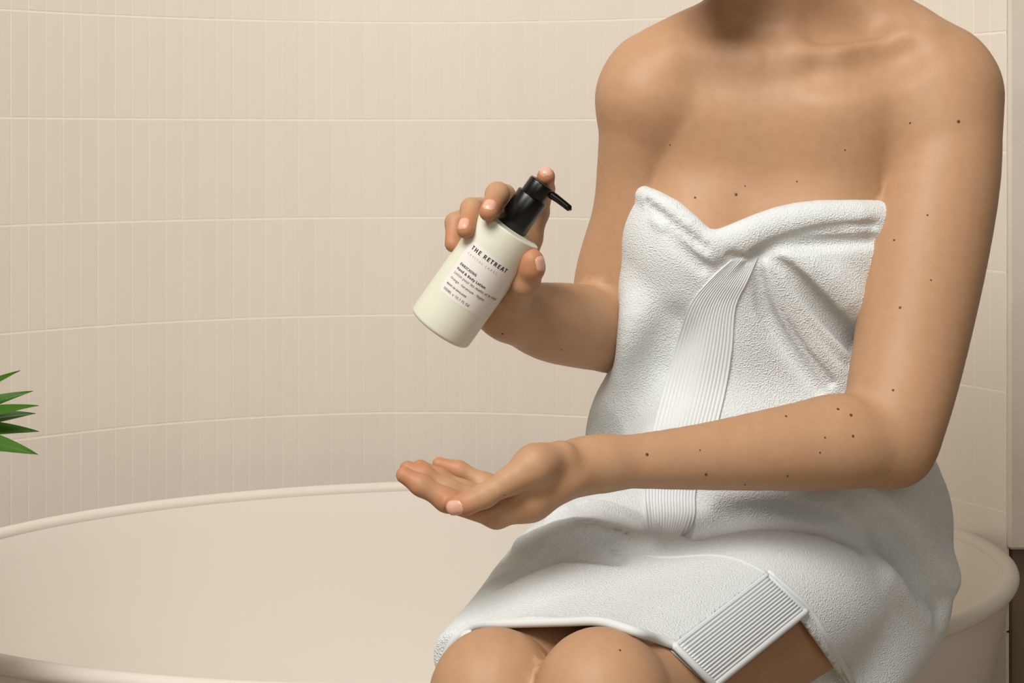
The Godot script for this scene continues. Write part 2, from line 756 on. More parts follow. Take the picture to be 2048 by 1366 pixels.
func tiles() -> void:
	# curved alcove wall: narrow upright tiles on an arc of one metre
	var cx := -0.146
	var cz := -1.421
	var R := 1.0
	var st := []
	for i in 121:
		var a := deg_to_rad(-98.0 + 155.1 * i / 120.0)
		st.append(a)
	var rows := []
	for q in [[R + 0.09, 0.0], [R + 0.09, 2.5], [R + 0.0001, 2.5], [R + 0.0001, 0.0], [R + 0.09, 0.0]]:
		var r := []
		for a in st:
			r.append(Vector3(cx + sin(a) * q[0], q[1], cz - cos(a) * q[0]))
		rows.append(r)
	var wall := structure("wall_back", sheet(rows, false, true, false), M.grout)
	var w := 0.0277
	var dh := 0.1685
	var shapes := []
	for k in 3:
		shapes.append(block(Vector3(w - 0.0007, dh - 0.0030, 0.006), 0.0004))
	var rng := RandomNumberGenerator.new()
	rng.seed = 7
	var rest := SurfaceTool.new()
	rest.begin(Mesh.PRIMITIVE_TRIANGLES)
	var count := 0
	for row in range(-4, 7):
		for col in range(-64, 42):
			var a := (col + 0.5) * w / R
			if rad_to_deg(a) < -97.0 or rad_to_deg(a) > 56.4:
				continue
			var shift := -0.052 if rad_to_deg(a) > 45.0 else 0.0
			var y := EYE + 0.038 - dh * (row + 0.5) + shift
			if y < 0.08 or y > 2.4:
				continue
			var push := rng.randf_range(-0.0003, 0.0003)
			var tilt := rng.randf_range(-0.003, 0.003)
			var variant := rng.randi() % 3
			var rr := R + 0.00262 + push * 0.3
			var xf := Transform3D(Basis(Vector3.UP, -a + tilt), Vector3(cx + sin(a) * rr, y, cz - cos(a) * rr))
			var z := -(xf.origin.z)
			var u := 1024.0 + xf.origin.x / z * F
			var v := 284.0 + (EYE - xf.origin.y) / z * F
			var seen := u > -30.0 and u < 2030.0 and v > -80.0 and v < 1080.0 and not (u > 1330.0 and u < 1840.0 and v > 120.0) and not (u > 1200.0 and u < 1960.0 and v > 300.0 and v < 1000.0 and u < 1900.0)
			if seen and count < 298:
				var o := put("tile", shapes[variant], M["tile%d" % variant], wall)
				o.transform = xf
				count += 1
			else:
				rest.append_from(shapes[0], 0, xf)
	var o := put("distant_tiles", rest.commit(), M.tile0, wall)
	o.set_meta("kind", "stuff")


func bathtub() -> void:
	var o := base("bathtub", Vector3(-0.0706, 0, -1.8844))
	o.rotation_degrees.y = 4.73
	tag(o, "oval cream freestanding bathtub with a thin rounded rim in the tiled alcove", "bathtub")
	var a := 0.753
	var b := 0.4445
	var ring := func(d: float, y: float) -> Array:
		var r := []
		for j in 144:
			var t := TAU * j / 144.0
			r.append(Vector3((a - d) * cos(t), y, (b - d) * sin(t)))
		return r
	var outer := []
	for q in [[0.125, 0.0], [0.12, 0.004], [0.112, 0.03], [0.086, 0.12], [0.056, 0.24], [0.032, 0.34], [0.0175, 0.41], [0.0125, 0.435], [0.0105, 0.446], [0.0095, 0.452]]:
		outer.append(ring.call(q[0], q[1]))
	put("outer_shell", sheet(outer, true, false), M.tub, o)
	var rim := []
	for i in 13:
		var t := deg_to_rad(-60.0 + 270.0 * i / 12.0)
		rim.append(ring.call(0.0105 - 0.0105 * cos(t), RIM - 0.0105 + 0.0105 * sin(t)))
	put("rim", sheet(rim, true, false), M.tub, o)
	var basin := []
	for q in [[0.0185, 0.4605], [0.024, 0.448], [0.034, 0.42], [0.055, 0.36], [0.085, 0.28], [0.12, 0.20], [0.16, 0.145], [0.21, 0.115], [0.27, 0.102], [0.33, 0.098], [0.40, 0.096], [0.443, 0.095]]:
		basin.append(ring.call(q[0], q[1]))
	put("basin", sheet(basin, true, false), M.tub, o)
	put("drain", lathe([Vector2(0.0005, 0.004), Vector2(0.022, 0.004), Vector2(0.028, 0.002), Vector2(0.029, -0.002)], 32), M.chrome, o, Vector3(-0.1, 0.096, 0))


# ---------------------------------------------------------------- person
var FB: Field
var tips := {}


func chain(f: Field, pts: Array, k := 0.02, n := Vector3.ZERO, s := 1.0) -> void:
	for i in pts.size() - 1:
		var a = pts[i]
		var b = pts[i + 1]
		f.cap(P(a[0], a[1], a[2]), a[3], P(b[0], b[1], b[2]), b[3], k, 0, n, s)


# the same as one flowing limb: many short pieces that hardly swell where they meet
func limb(f: Field, pts: Array, steps := 6, k := 0.02) -> void:
	var c := []
	var r := []
	for q in pts:
		c.append(P(q[0], q[1], q[2]))
		r.append(Vector3(q[3], 0, 0))
	var n := (pts.size() - 1) * steps + 1
	var cc := smooth_line(c, n)
	var rr := smooth_line(r, n)
	f.line += 1
	f.alone = false
	for i in n - 1:
		f.cap(cc[i], rr[i].x, cc[i + 1], rr[i + 1].x, k)
	f.alone = true


# the point of a surface that is seen at a place of the photograph
func on(f: Field, u: float, v: float, deeper := 0.0) -> Vector3:
	var eye := Vector3(0, EYE, 0)
	var dir := (P(u, v, 1.0) - eye).normalized()
	return f.march(eye + dir * 0.9, dir, 1.4) + dir * deeper


# folds: ridges (sub 0) and grooves (sub 1) that run over a surface; points are [u, v, radius, how far the middle lies under the surface]
func folds(f: Field, lines: Array) -> void:
	var ready := []
	for l in lines:
		var a := []
		var b := []
		for q in l[2]:
			a.append(Vector3(q[0], q[1], q[2] * 1e4))
			b.append(Vector3(q[3] * 1e4, 0, 0))
		var m: int = (l[2].size() - 1) * 2 + 1
		var aa := smooth_line(a, m)
		var bb := smooth_line(b, m)
		var c := []
		for k in m:
			var v: float = aa[k].y
			var hit := on(f, aa[k].x, v)
			while hit.z < -1.52 and v < aa[k].y + 40.0:
				v += 3.0
				hit = on(f, aa[k].x, v)
			c.append([on(f, aa[k].x, v, bb[k].x * 1e-4), maxf(aa[k].z * 1e-4, 0.0005)])
		ready.append(c)
	f.group(0.01, -1.0, Vector3.ZERO, 0.0, 1.0, 1)
	for i in lines.size():
		var c: Array = ready[i]
		f.line += 1
		f.alone = false
		for j in c.size() - 1:
			if c[j][0].distance_to(c[j + 1][0]) < 0.06:
				f.cap(c[j][0], c[j][1], c[j + 1][0], c[j + 1][1], lines[i][1], lines[i][0])
		f.alone = true


func dig(f: Field, pts: Array, k := 0.02) -> void:
	f.line += 1
	f.alone = false
	for i in pts.size() - 1:
		var a = pts[i]
		var b = pts[i + 1]
		f.cap(P(a[0], a[1], a[2]), a[3], P(b[0], b[1], b[2]), b[3], k, 1)
	f.alone = true


func finger(f: Field, called: String, pts: Array) -> void:
	chain(f, pts, 0.006)
	var n := pts.size()
	tips[called] = [P(pts[n - 1][0], pts[n - 1][1], pts[n - 1][2]), P(pts[n - 2][0], pts[n - 2][1], pts[n - 2][2])]


func person() -> Node3D:
	var f := Field.new()
	FB = f
	# trunk
	f.group(0.03)
	chain(f, [[1505, -190, 1.425, 0.053], [1545, -50, 1.46, 0.052], [1560, 60, 1.475, 0.056]], 0.02)
	limb(f, [[1500, 50, 1.485, 0.042], [1400, 84, 1.475, 0.036], [1300, 134, 1.46, 0.035]], 3, 0.03)
	limb(f, [[1640, 30, 1.485, 0.046], [1770, 60, 1.475, 0.041], [1882, 124, 1.45, 0.037]], 3, 0.03)
	chain(f, [[1425, 250, 1.492, 0.085], [1640, 250, 1.458, 0.087]], 0.06)
	chain(f, [[1318, 228, 1.468, 0.052], [1430, 240, 1.488, 0.078]], 0.05)
	chain(f, [[1700, 225, 1.455, 0.072], [1835, 212, 1.44, 0.052]], 0.05)
	chain(f, [[1405, 430, 1.485, 0.083], [1650, 430, 1.462, 0.086]], 0.05)
	f.cap(P(1400, 500, 1.425), 0.052, P(1400, 520, 1.425), 0.052, 0.05)
	f.cap(P(1625, 500, 1.42), 0.054, P(1625, 520, 1.42), 0.054, 0.05)
	chain(f, [[1430, 650, 1.475, 0.082], [1550, 650, 1.475, 0.082]], 0.04)
	chain(f, [[1440, 800, 1.475, 0.088], [1590, 820, 1.475, 0.088]], 0.04)
	chain(f, [[1450, 1020, 1.49, 0.09], [1710, 1060, 1.50, 0.086]], 0.04)
	# her left arm, nearer the camera
	f.group(0.004, 0.042, P(1860, 170, 1.44), 0.08, 0.135)
	limb(f, [[1898, 196, 1.425, 0.0512], [1884, 340, 1.405, 0.0565], [1854, 500, 1.38, 0.0580], [1818, 700, 1.345, 0.0525], [1790, 830, 1.315, 0.0475], [1780, 880, 1.31, 0.042]])
	f.group(0.010, 0.014, P(1790, 900, 1.31), 0.03, 0.08)
	limb(f, [[1778, 886, 1.31, 0.0385], [1690, 882, 1.29, 0.0435], [1600, 893, 1.275, 0.0392], [1400, 914, 1.24, 0.0285], [1195, 927, 1.205, 0.0202]])
	# right arm
	f.group(0.004, 0.04, P(1300, 170, 1.45), 0.045, 0.088)
	limb(f, [[1289, 212, 1.445, 0.0455], [1277, 330, 1.46, 0.0430], [1264, 430, 1.465, 0.0415], [1232, 560, 1.475, 0.0438], [1222, 660, 1.475, 0.0405]])
	f.group(0.010, 0.012, P(1226, 700, 1.47), 0.02, 0.05)
	limb(f, [[1222, 666, 1.475, 0.0405], [1165, 653, 1.43, 0.0425], [1092, 642, 1.385, 0.0380], [1015, 622, 1.341, 0.0238]])
	# collar bones, hollow of the throat, creases at the armpits
	folds(f, [
		[0, 0.035, [[1585, 112, 0.007, 0.007], [1680, 97, 0.008, 0.003], [1780, 80, 0.008, 0.004], [1850, 74, 0.006, 0.010]]],
		[0, 0.035, [[1500, 120, 0.007, 0.008], [1420, 112, 0.008, 0.008], [1350, 112, 0.006, 0.010]]],
		[1, 0.03, [[1640, 138, 0.008, -0.012], [1705, 128, 0.013, -0.014], [1750, 116, 0.016, -0.0145], [1800, 104, 0.010, -0.014]]],
		[1, 0.03, [[1650, 55, 0.012, -0.014], [1740, 40, 0.014, -0.015]]],
	])
	# hands
	f.group(0.02)
	left_hand(f)
	f.group(0.02)
	right_hand(f)
	# legs
	f.group(0.004, 0.05, P(1580, 1080, 1.49), 0.08, 0.2)
	limb(f, [[1450, 1110, 1.49, 0.076], [1240, 1245, 1.32, 0.067], [1045, 1378, 1.16, 0.053], [988, 1388, 1.11, 0.0505]])
	shin(f, P(988, 1388, 1.11))
	f.group(0.004, 0.05, P(1580, 1080, 1.49), 0.08, 0.2)
	limb(f, [[1710, 1120, 1.49, 0.078], [1480, 1255, 1.30, 0.071], [1270, 1388, 1.12, 0.054], [1203, 1394, 1.07, 0.051]])
	shin(f, P(1203, 1394, 1.07))
	# head, turned down towards the open hand
	f.group(0.02)
	head(f)

	var blush := Color(1.0, 0.80, 0.74)
	for t in tips:
		f.tint.append([tips[t][0], 0.03, blush])
	var o := base("person", P(1600, 1290, 1.5))
	tag(o, "woman sitting on the tub rim, one hand round a bottle, the other held open", "person")
	var lh := AABB(P(780, 1075, 1.26), Vector3.ZERO).expand(P(1165, 870, 1.13))
	var rh := AABB(P(880, 645, 1.39), Vector3.ZERO).expand(P(1112, 322, 1.20))
	var out := blank()
	f.mesh(Vector3(-0.16, -0.02, -1.64), Vector3(0.58, 1.50, -0.92), 0.0074, out, [lh.grow(-0.010), rh.grow(-0.010)])
	f.mesh(lh.position, lh.end, 0.0026, out)
	f.mesh(rh.position, rh.end, 0.0026, out)
	var verts: PackedVector3Array = out[0]
	for i in verts.size():
		verts[i] -= o.position
	out[0] = verts
	put("body", to_mesh(out), M.skin, o)
	return o


func shin(f: Field, k: Vector3) -> void:
	var a := [k + Vector3(0.0, -0.01, 0.0), k + Vector3(0.0, -0.12, -0.012), k + Vector3(0.003, -0.25, -0.012), k + Vector3(0.005, -0.42, 0.0)]
	var r := [0.049, 0.054, 0.043, 0.030]
	for i in 3:
		f.cap(a[i], r[i], a[i + 1], r[i + 1], 0.01)
	f.cap(a[3], 0.03, k + Vector3(-0.045, -0.535, 0.09), 0.021, 0.03)
	f.cap(k + Vector3(-0.045, -0.535, 0.09), 0.023, k + Vector3(-0.063, -0.56, 0.123), 0.013, 0.03)


func left_hand(f: Field) -> void:
	# palm up, thumb nearest the camera
	chain(f, [[1200, 927, 1.207, 0.0200], [1130, 938, 1.195, 0.0190]], 0.02)
	chain(f, [[1140, 948, 1.185, 0.0195], [1060, 998, 1.172, 0.0165], [993, 1030, 1.165, 0.0105]], 0.012)
	chain(f, [[1140, 940, 1.20, 0.018], [1003, 1016, 1.185, 0.0105]], 0.012)
	chain(f, [[1140, 932, 1.21, 0.017], [1015, 1002, 1.202, 0.0105]], 0.012)
	chain(f, [[1145, 926, 1.22, 0.016], [1028, 984, 1.218, 0.0105]], 0.012)
	chain(f, [[1120, 912, 1.175, 0.0125], [1070, 930, 1.158, 0.0145], [1018, 962, 1.148, 0.0105]], 0.014)
	finger(f, "index", [[993, 1030, 1.165, 0.0105], [893, 1000, 1.158, 0.0092], [842, 970, 1.158, 0.0082], [808, 950, 1.160, 0.0068]])
	finger(f, "middle", [[1003, 1016, 1.185, 0.0105], [897, 982, 1.178, 0.0092], [848, 952, 1.178, 0.0080], [815, 937, 1.18, 0.0066]])
	finger(f, "ring", [[1015, 1002, 1.202, 0.0105], [925, 982, 1.196, 0.0086], [878, 956, 1.195, 0.0076], [840, 934, 1.196, 0.0064]])
	finger(f, "little", [[1028, 984, 1.218, 0.0105], [970, 966, 1.216, 0.0080], [918, 940, 1.218, 0.0070], [878, 928, 1.220, 0.0060]])
	finger(f, "thumb", [[1018, 962, 1.148, 0.0105], [968, 992, 1.143, 0.0092], [935, 1006, 1.142, 0.0085], [908, 1013, 1.142, 0.0072]])


func right_hand(f: Field) -> void:
	# closed round the bottle from behind
	chain(f, [[1015, 622, 1.341, 0.0249], [1000, 590, 1.341, 0.0233]], 0.02)
	chain(f, [[1005, 600, 1.341, 0.0191], [1040, 520, 1.338, 0.0138], [1060, 478, 1.333, 0.0111]], 0.012)
	chain(f, [[1000, 600, 1.344, 0.0191], [1022, 480, 1.344, 0.0111]], 0.012)
	chain(f, [[992, 600, 1.344, 0.0191], [990, 505, 1.344, 0.0111]], 0.012)
	chain(f, [[985, 605, 1.342, 0.0180], [962, 530, 1.340, 0.0111]], 0.012)
	chain(f, [[1018, 618, 1.325, 0.0191], [1030, 598, 1.299, 0.0148]], 0.014)
	finger(f, "index_pump", [[1060, 478, 1.333, 0.0111], [1076, 425, 1.327, 0.0098], [1088, 378, 1.306, 0.0091], [1092, 353, 1.277, 0.0083]])
	finger(f, "middle_grip", [[1022, 480, 1.344, 0.0111], [1008, 392, 1.320, 0.0102], [995, 388, 1.267, 0.0100], [977, 424, 1.236, 0.0083]])
	finger(f, "ring_grip", [[990, 505, 1.344, 0.0111], [958, 418, 1.320, 0.0098], [943, 418, 1.272, 0.0093], [931, 460, 1.247, 0.0078]])
	finger(f, "little_grip", [[962, 530, 1.340, 0.0111], [922, 442, 1.320, 0.0091], [911, 445, 1.288, 0.0087], [906, 488, 1.272, 0.0076]])
	finger(f, "thumb_grip", [[1030, 598, 1.299, 0.0143], [1052, 566, 1.264, 0.0119], [1064, 535, 1.253, 0.0108], [1064, 520, 1.251, 0.0102]])


func head(f: Field) -> void:
	# skull axis a little forward of the neck; face towards the lower left
	var c := P(1430, -305, 1.375)
	var fw := Vector3(-0.48, -0.34, 0.81).normalized()
	var sd := fw.cross(Vector3.UP).normalized()
	var up := sd.cross(fw).normalized()
	var at := func(x: float, y: float, z: float) -> Vector3:
		return c + sd * x + up * y + fw * z
	f.cap(at.call(0, 0.03, -0.02), 0.078, at.call(0, 0.025, 0.02), 0.072, 0.03)
	f.cap(at.call(0, -0.02, 0.03), 0.058, at.call(0, -0.075, 0.052), 0.036, 0.03)
	f.cap(at.call(-0.035, -0.06, 0.01), 0.026, at.call(0, -0.094, 0.062), 0.017, 0.03)
	f.cap(at.call(0.035, -0.06, 0.01), 0.026, at.call(0, -0.094, 0.062), 0.017, 0.03)
	f.cap(at.call(0, 0.0, 0.088), 0.007, at.call(0, -0.036, 0.104), 0.011, 0.012)
	for s in [-1.0, 1.0]:
		f.cap(at.call(0.033 * s, 0.012, 0.098), 0.012, at.call(0.03 * s, 0.010, 0.102), 0.012, 0.02, 1)
		f.cap(at.call(0.074 * s, -0.004, -0.005), 0.012, at.call(0.073 * s, -0.04, 0.002), 0.009, 0.006)
	f.cap(at.call(-0.018, -0.062, 0.084), 0.007, at.call(0.018, -0.062, 0.084), 0.007, 0.008)
	f.cap(at.call(0, -0.06, -0.02), 0.055, P(1510, -180, 1.43), 0.053, 0.03)
	head_frame = [c, sd, up, fw]


var head_frame := []


func nails_and_moles(o: Node3D) -> void:
	var f := FB
	# nail: finger, outward direction, half width, half length
	var cam_dir := Vector3(0, 0.15, 1).normalized()
	var list := [["thumb", Vector3(-0.1, -0.05, 1), 0.0062, 0.0066], ["middle_grip", Vector3(-0.15, 0.05, 1), 0.0055, 0.0068], ["ring_grip", Vector3(-0.35, 0.1, 1), 0.0052, 0.0064], ["index_pump", Vector3(0.0, 0.7, 0.7), 0.0058, 0.0062, Vector3(0.1, -0.7, 0.7)], ["thumb_grip", Vector3(0.75, 0.15, 0.75), 0.0058, 0.0068]]
	for q in list:
		var tip: Vector3 = tips[q[0]][0]
		var ax: Vector3 = (tip - tips[q[0]][1]).normalized()
		if q.size() > 4:
			ax = q[4].normalized()
		var n: Vector3 = q[1].normalized()
		n = (n - ax * n.dot(ax)).normalized()
		var sx := ax.cross(n).normalized()
		var rows := []
		var c: Vector3 = tip - ax * q[3] * 0.15
		for i in 9:
			var t := -1.0 + 2.0 * i / 8.0
			var r := []
			for j in 9:
				var s := -1.0 + 2.0 * j / 8.0
				var wide: float = q[2] * (1.0 - 0.10 * t * t) * sqrt(maxf(0.0, 1.0 - pow(absf(t), 5.0) * 0.75))
				var from: Vector3 = c + ax * (t * q[3]) + sx * (s * wide) + n * 0.02
				var edge := maxf(absf(s), absf(t))
				r.append(f.march(from, -n, 0.04) + n * (0.0005 - 0.0007 * smoothstep(0.82, 1.0, edge)))
			rows.append(r)
		for i in rows.size():
			for j in rows[i].size():
				rows[i][j] -= o.position
		put("fingernail", sheet(rows), M.nail, o)
	var spots := [[1472, 389, 3], [1390, 395, 2.4], [1917, 243, 3.4], [1820, 246, 2], [1594, 363, 1.6], [1490, 372, 1.6], [1294, 909, 3.4], [1676, 818, 3], [1702, 830, 3.2], [1572, 832, 2.6], [1412, 949, 3], [1800, 615, 2.6], [1788, 480, 2.2], [1706, 872, 2.6], [1650, 875, 2], [1575, 952, 2.2], [1490, 970, 1.8], [1240, 1300, 2.2], [1010, 990, 1.2], [1855, 430, 2], [1862, 560, 1.8], [1786, 780, 2.4], [1640, 905, 1.8], [1400, 900, 1.6], [1005, 668, 2.2], [1122, 700, 1.6], [1340, 290, 1.6], [1690, 300, 1.6]]
	var dot := SphereMesh.new()
	dot.radius = 1.0
	dot.height = 2.0
	dot.radial_segments = 10
	dot.rings = 5
	var eye := Vector3(0, EYE, 0)
	for s in spots:
		var dir := (P(s[0], s[1], 1.0) - eye).normalized()
		var p := f.march(eye + dir * 0.9, dir, 1.2)
		if p.z < -1.7:
			continue
		var n := f.slope(p)
		var m := put("mole", dot, M.mole, o)
		var side := n.cross(Vector3.UP).normalized()
		var rad: float = s[2] / F * -p.z
		m.transform = Transform3D(Basis(side * rad, n * rad * 0.22, side.cross(n) * rad), p - o.position)
	face(o)


func face(o: Node3D) -> void:
	var c: Vector3 = head_frame[0]
	var sd: Vector3 = head_frame[1]
	var up: Vector3 = head_frame[2]
	var fw: Vector3 = head_frame[3]
	var bs := Basis(sd, up, -fw)
	var ball := SphereMesh.new()
	ball.radius = 0.0125
	ball.height = 0.025
	var iris := SphereMesh.new()
	iris.radius = 0.006
	iris.height = 0.012
	for s in [-1.0, 1.0]:
		put("eye", ball, M.eye, o, c + sd * 0.031 * s + up * 0.010 + fw * 0.074 - o.position)
		put("iris", iris, M.iris, o, c + sd * 0.031 * s + up * 0.008 + fw * 0.0815 - o.position)
	var lips := Field.new()
	lips.group(0.01)
	lips.cap(c + sd * -0.02 - up * 0.060 + fw * 0.085, 0.0045, c - up * 0.0585 + fw * 0.0925, 0.0055, 0.004)
	lips.cap(c + sd * 0.02 - up * 0.060 + fw * 0.085, 0.0045, c - up * 0.0585 + fw * 0.0925, 0.0055, 0.004)
	lips.cap(c + sd * -0.012 - up * 0.068 + fw * 0.088, 0.006, c + sd * 0.012 - up * 0.068 + fw * 0.088, 0.006, 0.004)
	var out := blank()
	lips.mesh(c - up * 0.06 + fw * 0.085 - Vector3.ONE * 0.035, c - up * 0.06 + fw * 0.085 + Vector3.ONE * 0.035, 0.002, out)
	put("lips", to_mesh(out), M.lip, o, -o.position)
	var h := Field.new()
	h.group(0.02)
	h.cap(c + up * 0.036 - fw * 0.03, 0.087, c + up * 0.038 + fw * 0.008, 0.076, 0.03)
	h.cap(c + up * 0.02 - fw * 0.045, 0.078, c - up * 0.03 - fw * 0.055, 0.05, 0.03)
	h.cap(c + up * 0.06 - fw * 0.125, 0.042, c + up * 0.05 - fw * 0.13, 0.042, 0.015)
	h.cap(c + sd * 0.062 + up * 0.03 + fw * 0.02, 0.022, c + sd * 0.07 - up * 0.01 - fw * 0.01, 0.014, 0.02)
	h.cap(c - sd * 0.062 + up * 0.03 + fw * 0.02, 0.022, c - sd * 0.07 - up * 0.01 - fw * 0.01, 0.014, 0.02)
	out = blank()
	h.mesh(c - Vector3.ONE * 0.2, c + Vector3.ONE * 0.2, 0.006, out)
	put("hair", to_mesh(out), M.hair, o, -o.position)


# ---------------------------------------------------------------- towel
var FT: Field


func towel() -> Node3D:
	var f := Field.new()
	FT = f
	f.group(0.03)
	chain(f, [[1402, 468, 1.462, 0.0845], [1645, 470, 1.462, 0.09]], 0.05)
	chain(f, [[1396, 515, 1.42, 0.060], [1425, 515, 1.42, 0.060]], 0.05)
	chain(f, [[1610, 520, 1.42, 0.064], [1640, 525, 1.42, 0.064]], 0.05)
	chain(f, [[1415, 650, 1.462, 0.097], [1580, 660, 1.465, 0.0985]], 0.03)
	chain(f, [[1385, 880, 1.452, 0.110], [1620, 880, 1.46, 0.108]], 0.03)
	chain(f, [[1390, 980, 1.45, 0.10], [1720, 1022, 1.495, 0.094]], 0.04)
	limb(f, [[1390, 1050, 1.46, 0.093], [1176, 1214, 1.30, 0.089], [1040, 1378, 1.16, 0.0595], [985, 1389, 1.11, 0.056]], 5, 0.02)
	limb(f, [[1708, 1100, 1.495, 0.090], [1480, 1248, 1.30, 0.085], [1270, 1388, 1.12, 0.0600], [1203, 1394, 1.07, 0.0565]], 5, 0.03)
	limb(f, [[1560, 1080, 1.46, 0.09], [1310, 1260, 1.28, 0.073], [1110, 1388, 1.12, 0.056]], 5, 0.03)
	limb(f, [[1060, 1235, 1.27, 0.04], [930, 1306, 1.195, 0.026], [882, 1350, 1.16, 0.012]], 5, 0.02)
	f.cap(P(1832, 935, 1.51), 0.017, P(1800, 960, 1.51), 0.02, 0.02)
	limb(f, [[1730, 1190, 1.49, 0.088], [1690, 1290, 1.43, 0.072], [1640, 1400, 1.38, 0.06]], 3, 0.03)
	limb(f, [[1292, 550, 1.45, 0.012], [1273, 620, 1.405, 0.014], [1268, 680, 1.398, 0.016], [1272, 750, 1.41, 0.018]], 3, 0.03)
	f.cut([P(1280, 375, 1.40), Vector3(0.575, 0.818, 0).normalized(), P(1412, 468, 1.40), Vector3(-0.2, 0.98, 0).normalized()])
	folds(f, [
		# rolled upper edge, both sides of the knot
		[0, 0.006, [[1286, 388, 0.009, 0.006], [1345, 424, 0.0125, 0.006], [1412, 480, 0.010, 0.004]]],
		[0, 0.008, [[1425, 486, 0.010, 0.003], [1490, 473, 0.0165, 0.004], [1560, 451, 0.0185, 0.006], [1640, 438, 0.0185, 0.006], [1775, 437, 0.018, 0.006]]],
		[0, 0.006, [[1318, 440, 0.007, 0.005], [1370, 482, 0.008, 0.004], [1415, 516, 0.008, 0.004]]],
		[0, 0.010, [[1430, 500, 0.011, 0.004], [1470, 492, 0.011, 0.004], [1500, 488, 0.009, 0.004]]],
		[0, 0.008, [[1540, 492, 0.005, 0.004], [1610, 472, 0.007, 0.004], [1680, 464, 0.008, 0.004], [1760, 462, 0.008, 0.004]]],
		# cloth drawn into the knot
		[0, 0.016, [[1530, 525, 0.004, 0.003], [1585, 615, 0.011, 0.006], [1640, 700, 0.014, 0.008], [1700, 790, 0.014, 0.010]]],
		[0, 0.016, [[1550, 505, 0.006, 0.004], [1620, 535, 0.014, 0.007], [1690, 590, 0.018, 0.009], [1750, 640, 0.018, 0.009]]],
		# lap
		[0, 0.008, [[1110, 1040, 0.010, 0.006], [1180, 1026, 0.013, 0.005], [1235, 1038, 0.013, 0.005], [1300, 1066, 0.011, 0.007]]],
		[0, 0.010, [[1050, 1096, 0.011, 0.008], [1120, 1072, 0.014, 0.007], [1185, 1068, 0.014, 0.006], [1290, 1096, 0.012, 0.009]]],
		[0, 0.02, [[1440, 985, 0.012, 0.008], [1540, 1000, 0.016, 0.010], [1650, 1000, 0.016, 0.010], [1720, 1040, 0.016, 0.012]]],
		[0, 0.03, [[1700, 945, 0.012, 0.010], [1800, 1028, 0.017, 0.008], [1851, 1096, 0.016, 0.011], [1888, 1155, 0.012, 0.014]]],
		[0, 0.02, [[1770, 1150, 0.009, 0.010], [1815, 1190, 0.012, 0.013], [1848, 1218, 0.008, 0.014]]],
	])
	folds(f, [
		[1, 0.006, [[1290, 404, 0.003, -0.001], [1330, 436, 0.004, -0.001], [1368, 465, 0.004, -0.001], [1408, 494, 0.004, -0.001]]],
		[1, 0.008, [[1334, 464, 0.004, -0.001], [1372, 506, 0.006, -0.001], [1404, 534, 0.006, -0.001]]],
		[1, 0.005, [[1462, 509, 0.003, 0.0], [1492, 519, 0.003, 0.0]]],
		[1, 0.006, [[1508, 507, 0.004, 0.003], [1530, 500, 0.004, 0.001], [1575, 480, 0.004, 0.0], [1650, 459, 0.004, 0.0], [1750, 450, 0.004, 0.0]]],
		[1, 0.008, [[1512, 508, 0.004, 0.003], [1560, 492, 0.004, 0.0], [1600, 487, 0.006, 0.001], [1650, 485, 0.006, 0.001], [1745, 480, 0.005, 0.0]]],
		[1, 0.008, [[1516, 513, 0.003, 0.001], [1522, 590, 0.005, 0.001], [1537, 635, 0.007, 0.002], [1570, 690, 0.007, 0.001], [1640, 780, 0.004, -0.002]]],
		[1, 0.008, [[1535, 510, 0.003, 0.001], [1580, 540, 0.005, 0.002], [1625, 590, 0.009, 0.004], [1665, 635, 0.011, 0.006], [1715, 690, 0.011, 0.006]]],
		[1, 0.005, [[1560, 620, 0.0006, -0.001], [1607, 698, 0.003, 0.0], [1662, 765, 0.004, 0.0]]],
		[1, 0.005, [[1600, 620, 0.0006, -0.001], [1654, 686, 0.003, 0.0], [1700, 730, 0.004, 0.0]]],
		[1, 0.03, [[1350, 660, 0.010, -0.006], [1318, 740, 0.020, -0.004], [1250, 815, 0.022, -0.003], [1180, 890, 0.022, -0.004]]],
		[1, 0.002, [[1120, 1046, 0.001, 0.0], [1165, 1041, 0.003, 0.001], [1215, 1048, 0.003, 0.001], [1268, 1071, 0.001, 0.0]]],
		[1, 0.012, [[1000, 1160, 0.005, -0.004], [1050, 1128, 0.009, -0.003], [1120, 1098, 0.011, -0.002], [1225, 1106, 0.011, 0.0]]],
		[1, 0.012, [[1390, 1060, 0.010, -0.001], [1460, 1040, 0.013, 0.001], [1540, 1034, 0.013, 0.003], [1640, 1046, 0.011, 0.003], [1730, 1085, 0.009, 0.0]]],
		[1, 0.02, [[1725, 1005, 0.008, -0.003], [1775, 1072, 0.012, -0.003], [1812, 1118, 0.013, -0.002], [1851, 1172, 0.012, -0.002], [1890, 1215, 0.009, -0.003]]],
		[1, 0.004, [[1470, 1044, 0.002, 0.0], [1530, 1033, 0.004, 0.002], [1600, 1037, 0.004, 0.002], [1660, 1052, 0.004, 0.001], [1730, 1090, 0.002, 0.0]]],
		[1, 0.008, [[1160, 1008, 0.005, -0.002], [1215, 1010, 0.008, -0.002], [1290, 1040, 0.008, 0.0]]],
	])
	var trim := []
	for i in 8:
		var t := i / 7.0
		var r := []
		for j in 7:
			var c := j / 6.0
			r.append(on(f, lerpf(lerpf(1350, 1428, c), lerpf(1535, 1612, c), t), lerpf(lerpf(1292, 1370, c), lerpf(1150, 1222, c), t), -0.002))
		trim.append(r)
	# room for the knees and thighs under the hem, and the slit beside the ribbed corner
	f.group(0.01, -1.0, Vector3.ZERO, 0.0, 1.0, 1)
	dig(f, [[1095, 1420, 1.04, 0.060], [1140, 1392, 1.13, 0.050], [1230, 1345, 1.22, 0.04]], 0.002)
